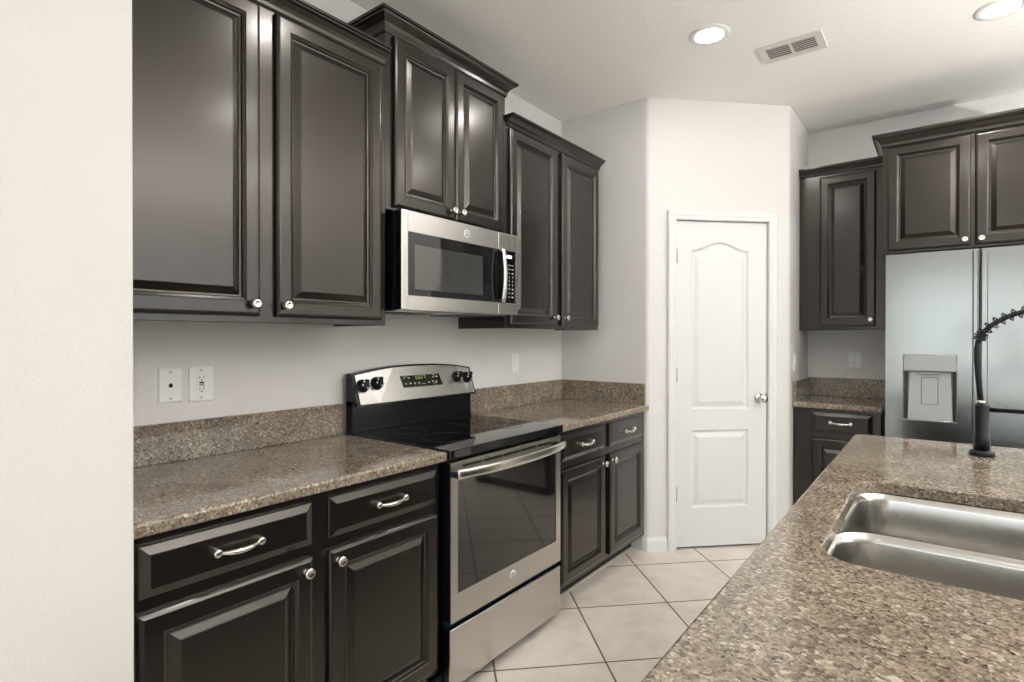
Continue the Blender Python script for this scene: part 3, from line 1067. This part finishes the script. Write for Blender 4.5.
# ------------------------------------------------------------------ refrigerator
FW = YF - 3.580
G0, G1 = 1.826, 2.664
T = thing('refrigerator', 'side-by-side stainless refrigerator with ice and water dispenser', 'refrigerator', ((G0 + G1) / 2, 3.95, 0))
o = MB(R_)
o.box(G0 + 0.004, G1 - 0.004, 0.035, FW - 0.085, 0.02, 1.785, 'disp_side')
o.box(G0 + 0.02, G1 - 0.02, FW - 0.16, FW - 0.06, 0.004, 0.075, 'black_matte')
o.build('body', T)
zf0, zf1 = 0.085, 1.803
SPL = 2.2365
fd0, fd1 = FW - 0.080, FW
dx0, dx1, dzb, dzt = 1.908, 2.146, 0.872, 1.241
o = MB(R_)
for bx in ((G0, dx0, zf0, zf1), (dx1, SPL - 0.0035, zf0, zf1), (dx0, dx1, zf0, dzb), (dx0, dx1, dzt, zf1)):
    o.box(bx[0], bx[1], fd0, fd1, bx[2], bx[3], 'steel_fridge')
o.box(dx0, dx1, fd0, fd0 + 0.012, dzb, dzt, 'disp_grey')
bmesh.ops.remove_doubles(o.bm, verts=o.bm.verts, dist=1e-5)
fz = o.build('freezer_door', T)
o = MB(R_)
o.box(dx0 + 0.0005, dx1 - 0.0005, fd0 + 0.0125, fd1 + 0.006, 1.146, dzt - 0.0005, 'disp_steel', 0.004, 2)
o.box(1.985, 2.072, fd1 - 0.040, fd1 - 0.002, 1.132, 1.1455, 'disp_grey', 0.002, 1)
o.build('dispenser_header', fz, 'brushed steel dispenser header')
o = MB(R_)
wb = fd0 + 0.0125
# sloped back panel between darker cheeks
o.rings([[(1.937, wb + 0.012, 1.1455), (2.120, wb + 0.012, 1.1455), (2.128, wb + 0.046, dzb + 0.006), (1.930, wb + 0.046, dzb + 0.006)],
         [(1.937, wb, 1.1455), (2.120, wb, 1.1455), (2.128, wb, dzb + 0.006), (1.930, wb, dzb + 0.006)]], 'disp_steel')
o.build('dispenser_panel', fz, 'pale grey sloped panel')
for (ua, ub, uc_, ud) in ((dx0 + 0.0005, 1.9285, dx0 + 0.0005, dx0 + 0.004), (2.1295, dx1 - 0.0005, dx1 - 0.004, dx1 - 0.0005)):
    o = MB(R_)
    o.box(ua, ub, wb, wb + 0.004, dzb + 0.006, 1.1455, 'disp_side')
    o.box(uc_, ud, wb + 0.003, fd1 - 0.002, dzb + 0.006, 1.1455, 'disp_side')
    o.build('dispenser_cheek', fz, 'dark grey recess side')
o = MB(R_)
o.box(dx0 + 0.0005, dx1 - 0.0005, wb, fd1 + 0.004, dzb + 0.0005, dzb + 0.0055, 'steel', 0.001, 1)
o.build('dispenser_tray', fz, 'thin steel drip tray')


def slope_w(z):
    return wb + 0.012 + (1.1455 - z) / (1.1455 - dzb - 0.006) * 0.034


o = MB(R_)
for (ins_, k_, dw) in ((0.0, 'black_slot', 0.0015), (0.0025, 'disp_steel', 0.004)):
    u0, u1, z0, z1 = 1.990 + ins_, 2.066 - ins_, 0.962 + ins_, 1.112 - ins_
    o.rings([[(u0, slope_w(z0) - 0.002, z0), (u1, slope_w(z0) - 0.002, z0), (u1, slope_w(z1) - 0.002, z1), (u0, slope_w(z1) - 0.002, z1)],
             [(u0, slope_w(z0) + dw, z0), (u1, slope_w(z0) + dw, z0), (u1, slope_w(z1) + dw, z1), (u0, slope_w(z1) + dw, z1)]], k_)
o.build('dispenser_paddle', fz, 'dark-outlined paddle')
fdoor = MB(R_).box(SPL + 0.0035, G1, fd0, fd1, zf0, zf1, 'steel_fridge', 0.003, 2).build('fridge_door', T)
for (u0, u1, par) in ((2.209, SPL - 0.006, fz), (SPL + 0.006, 2.270, fdoor)):
    h = MB(R_)
    h.box(u0, u1, fd1 + 0.010, fd1 + 0.024, 0.30, 1.797, 'steel_fridge', 0.004, 2)
    for z in (0.36, 1.05, 1.74): h.box(u0 + 0.006, u1 - 0.006, fd1 + 0.0002, fd1 + 0.012, z - 0.03, z + 0.03, 'black_matte')
    h.build('handle', par, 'full-height flat steel handle')
MB(R_).box(SPL - 0.003, SPL + 0.003, fd0 - 0.003, fd0 + 0.02, zf0, zf1, 'disp_grey').build('door_gasket', T)

# ------------------------------------------------------------------ ceiling fixtures
LAMPS = [(1.168, 2.529, 'bright round recessed ceiling light left of the air vent'), (2.287, 3.108, 'bright round recessed ceiling light right of the air vent, cut by the picture edge'),
         (1.168, 1.15, ''), (2.287, 1.55, ''), (3.5, 2.3, ''), (3.5, 0.2, ''), (2.6, -1.6, ''), (4.6, -1.2, '')]  # blank labels: first read from the cabinet glow, rest added unseen for brightness
mb = MB()
mb.lathe((0, 0, ZC - 0.006), (0, 0, 1), [(0.0058, 0.098), (0.003, 0.097), (0.0, 0.088), (0.0, 0.074), (0.002, 0.066), (0.0055, 0.066)], 'trim', 40, cap=False)
proto_trim = mb.build('trim_ring', origin=(0, 0, ZC))
mb = MB()
mb.lathe((0, 0, ZC - 0.0045), (0, 0, 1), [(0, 0.0), (0.0, 0.069), (0.004, 0.070)], 'lens', 40, cap=False)
proto_lens = mb.build('lens', origin=(0, 0, ZC))
for i, (x, y, lab) in enumerate(LAMPS):
    lab = lab or 'unseen round recessed ceiling light, assumed further back in the room, outside the picture'
    Tl = thing('recessed_light', lab, 'ceiling light', (x, y, ZC), 'recessed ceiling lights')
    for pr in (proto_trim, proto_lens):
        c = pr if i == 0 else pr.copy()
        if i: COL.objects.link(c)
        c.parent = Tl; c.location = (0, 0, 0)
    l = bpy.data.lights.new('downlight', 'AREA')
    l.shape = 'DISK'; l.size = 0.13; l.energy = LAMP_POWER; l.color = (1.0, 0.985, 0.965)
    lo = bpy.data.objects.new('downlight', l)
    COL.objects.link(lo)
    lo.parent = Tl; lo.location = (0, 0, -0.010)

# unseen floor lamp added beyond the island to brighten the ceiling
TX, TY = 4.5, 1.9
T = thing('added_floor_lamp', 'unseen tall floor lamp with an upturned bowl, added beyond the island to brighten the ceiling', 'floor lamp', (TX, TY, 0))
MB().lathe((TX, TY, 0), (0, 0, 1), [(0, 0.14), (0.012, 0.14), (0.022, 0.12), (0.03, 0.03), (0.04, 0.014)], 'nickel', 32).build('base', T)
MB().lathe((TX, TY, 0.038), (0, 0, 1), [(0, 0.012), (1.462, 0.012)], 'nickel', 16).build('pole', T)
MB().lathe((TX, TY, 1.495), (0, 0, 1), [(0, 0.03), (0.02, 0.07), (0.06, 0.13), (0.11, 0.165), (0.113, 0.163), (0.063, 0.126), (0.025, 0.066), (0.006, 0.025)], 'plate', 40).build('shade', T)
MB().lathe((TX, TY, 1.502), (0, 0, 1), [(0, 0.012), (0.02, 0.014), (0.025, 0.017), (0.032, 0.015), (0.036, 0.0)], 'lens', 20).build('bulb', T)
l = bpy.data.lights.new('fill_light', 'POINT')
l.energy = FILL_POWER; l.color = (1.0, 0.985, 0.965); l.shadow_soft_size = 0.04
lo = bpy.data.objects.new('fill_light', l); COL.objects.link(lo)
lo.parent = T; lo.location = (0, 0, 1.540)

VX0, VX1, VY0, VY1 = 1.314, 1.614, 2.806, 3.004
T = thing('air_vent', 'pale rectangular two-section air vent in the ceiling', 'air vent', ((VX0 + VX1) / 2, (VY0 + VY1) / 2, ZC))
o = MB()
zz0, zz1 = ZC - 0.007, ZC - 0.0002
bw_ = 0.036
o.box(VX0, VX1, VY0, VY0 + bw_, zz0, zz1, 'vent', 0.002, 1); o.box(VX0, VX1, VY1 - bw_, VY1, zz0, zz1, 'vent', 0.002, 1)
o.box(VX0, VX0 + bw_, VY0 + bw_, VY1 - bw_, zz0, zz1, 'vent'); o.box(VX1 - bw_, VX1, VY0 + bw_, VY1 - bw_, zz0, zz1, 'vent')
xm = (VX0 + VX1) / 2
o.box(xm - 0.006, xm + 0.006, VY0 + bw_, VY1 - bw_, zz0, zz1, 'vent')
o.build('frame', T)
MB().box(VX0 + bw_, VX1 - bw_, VY0 + bw_, VY1 - bw_, ZC - 0.0015, ZC - 0.0003, 'vent_shade').build('shade_sheet', T)  # dark sheet standing in for the shade behind the slats
for (a, c) in ((VX0 + bw_, xm - 0.006), (xm + 0.006, VX1 - bw_)):
    for i in range(6):
        y = VY0 + bw_ + 0.011 + i * 0.0212
        q = MB()
        q.rings([[(a, y - 0.0075, ZC - 0.0055), (a, y - 0.0070, ZC - 0.0065), (a, y + 0.0075, ZC - 0.0035), (a, y + 0.0070, ZC - 0.0025)],
                 [(c, y - 0.0075, ZC - 0.0055), (c, y - 0.0070, ZC - 0.0065), (c, y + 0.0075, ZC - 0.0035), (c, y + 0.0070, ZC - 0.0025)]], 'slat')
        q.build('slat', T)


# ------------------------------------------------------------------ wall plates
def plate(fr, u0, u1, z0, z1, name, label, cat, inserts):
    T = thing(name, label, cat, fr((u0 + u1) / 2, 0, z0))
    MB(fr).panel(u0, u1, z0, z1, [(0, 0.0005), (0, 0.003), (0.004, 0.006)], 0.0, 'plate').build('cover_plate', T)
    uc, zc = (u0 + u1) / 2, (z0 + z1) / 2
    for s in (-1, 1):
        MB(fr).lathe((uc, 0.0058, zc + s * (z1 - z0) * 0.385), (0, 1, 0), [(0, 0.0032), (0.0012, 0.0030), (0.0014, 0.0)], 'plate_line', 10).build('screw', T)
    inserts(T, fr, uc, zc)
    return T


def phone(T, fr, uc, zc):
    o = MB(fr); o.box(uc - 0.006, uc + 0.006, 0.0055, 0.0065, zc - 0.007, zc + 0.004, 'black_slot'); o.box(uc - 0.003, uc + 0.003, 0.0055, 0.0065, zc + 0.004, zc + 0.007, 'black_slot')
    o.build('jack', T, 'black phone jack opening')


def recept(o, uc, z):
    o.box(uc - 0.0075, uc - 0.0055, 0.0075, 0.0085, z - 0.004, z + 0.004, 'black_slot'); o.box(uc + 0.0055, uc + 0.0075, 0.0075, 0.0085, z - 0.0035, z + 0.0035, 'black_slot')
    o.lathe((uc, 0.0075, z - 0.010), (0, 1, 0), [(0, 0.0026), (0.001, 0.0026), (0.0011, 0)], 'black_slot', 8)


def gfci(T, fr, uc, zc):
    o = MB(fr); o.box(uc - 0.0175, uc + 0.0175, 0.0055, 0.0078, zc - 0.034, zc + 0.034, 'plate', 0.001, 1)
    recept(o, uc, zc + 0.023); recept(o, uc, zc - 0.016)
    f_ = o.build('receptacle_face', T)
    for z, k_ in ((zc + 0.0045, 'black_slot'), (zc - 0.0035, 'plate_line')):
        MB(fr).box(uc - 0.008, uc + 0.008, 0.0076, 0.0092, z - 0.0028, z + 0.0028, k_, 0.0005, 1).build('button', f_, 'dark test button')


def duplex(T, fr, uc, zc):
    for s in (-1, 1):
        o = MB(fr)
        R = [[(uc + x, w_, zc + s * 0.020 + z) for x, z in rrect(-0.0165, 0.0165, -0.0145, 0.0145, 0.008, 4)] for w_ in (0.0055, 0.0078)]
        o.rings(R, 'plate')
        recept(o, uc, zc + s * 0.020 + 0.003)
        o.build('receptacle_face', T)


def rocker(T, fr, uc, zc):
    o = MB(fr)
    o.rings([[(uc - 0.0165, 0.0055, zc - 0.033), (uc + 0.0165, 0.0055, zc - 0.033), (uc + 0.0165, 0.0055, zc + 0.033), (uc - 0.0165, 0.0055, zc + 0.033)],
             [(uc - 0.0155, 0.0068, zc - 0.032), (uc + 0.0155, 0.0068, zc - 0.032), (uc + 0.0155, 0.0105, zc + 0.032), (uc - 0.0155, 0.0105, zc + 0.032)]], 'plate')
    o.build('rocker', T)


plate(L_, 0.512, 0.586, 1.113, 1.230, 'phone_jack', 'white wall plate with a small black phone jack, left of the outlet', 'wall plate', phone)
plate(L_, 0.606, 0.690, 1.108, 1.232, 'wall_outlet', 'white outlet with test buttons above the left counter', 'outlet', gfci)
plate(L_, 2.442, 2.518, 1.115, 1.232, 'light_switch', 'white rocker switch plate on the wall right of the range', 'switch', rocker)
plate(R_, 1.562, 1.638, 1.120, 1.234, 'wall_outlet', 'white outlet on the nook wall beside the refrigerator', 'outlet', duplex)
N_ = lambda u, w_, z: (XN + w_, u, z)
plate(N_, 3.79, 3.87, 1.112, 1.230, 'light_switch', 'white switch plate on the narrow side wall of the nook, seen edge-on', 'switch', rocker)

for ob in bpy.data.objects:
    if '_w' in ob: del ob['_w']
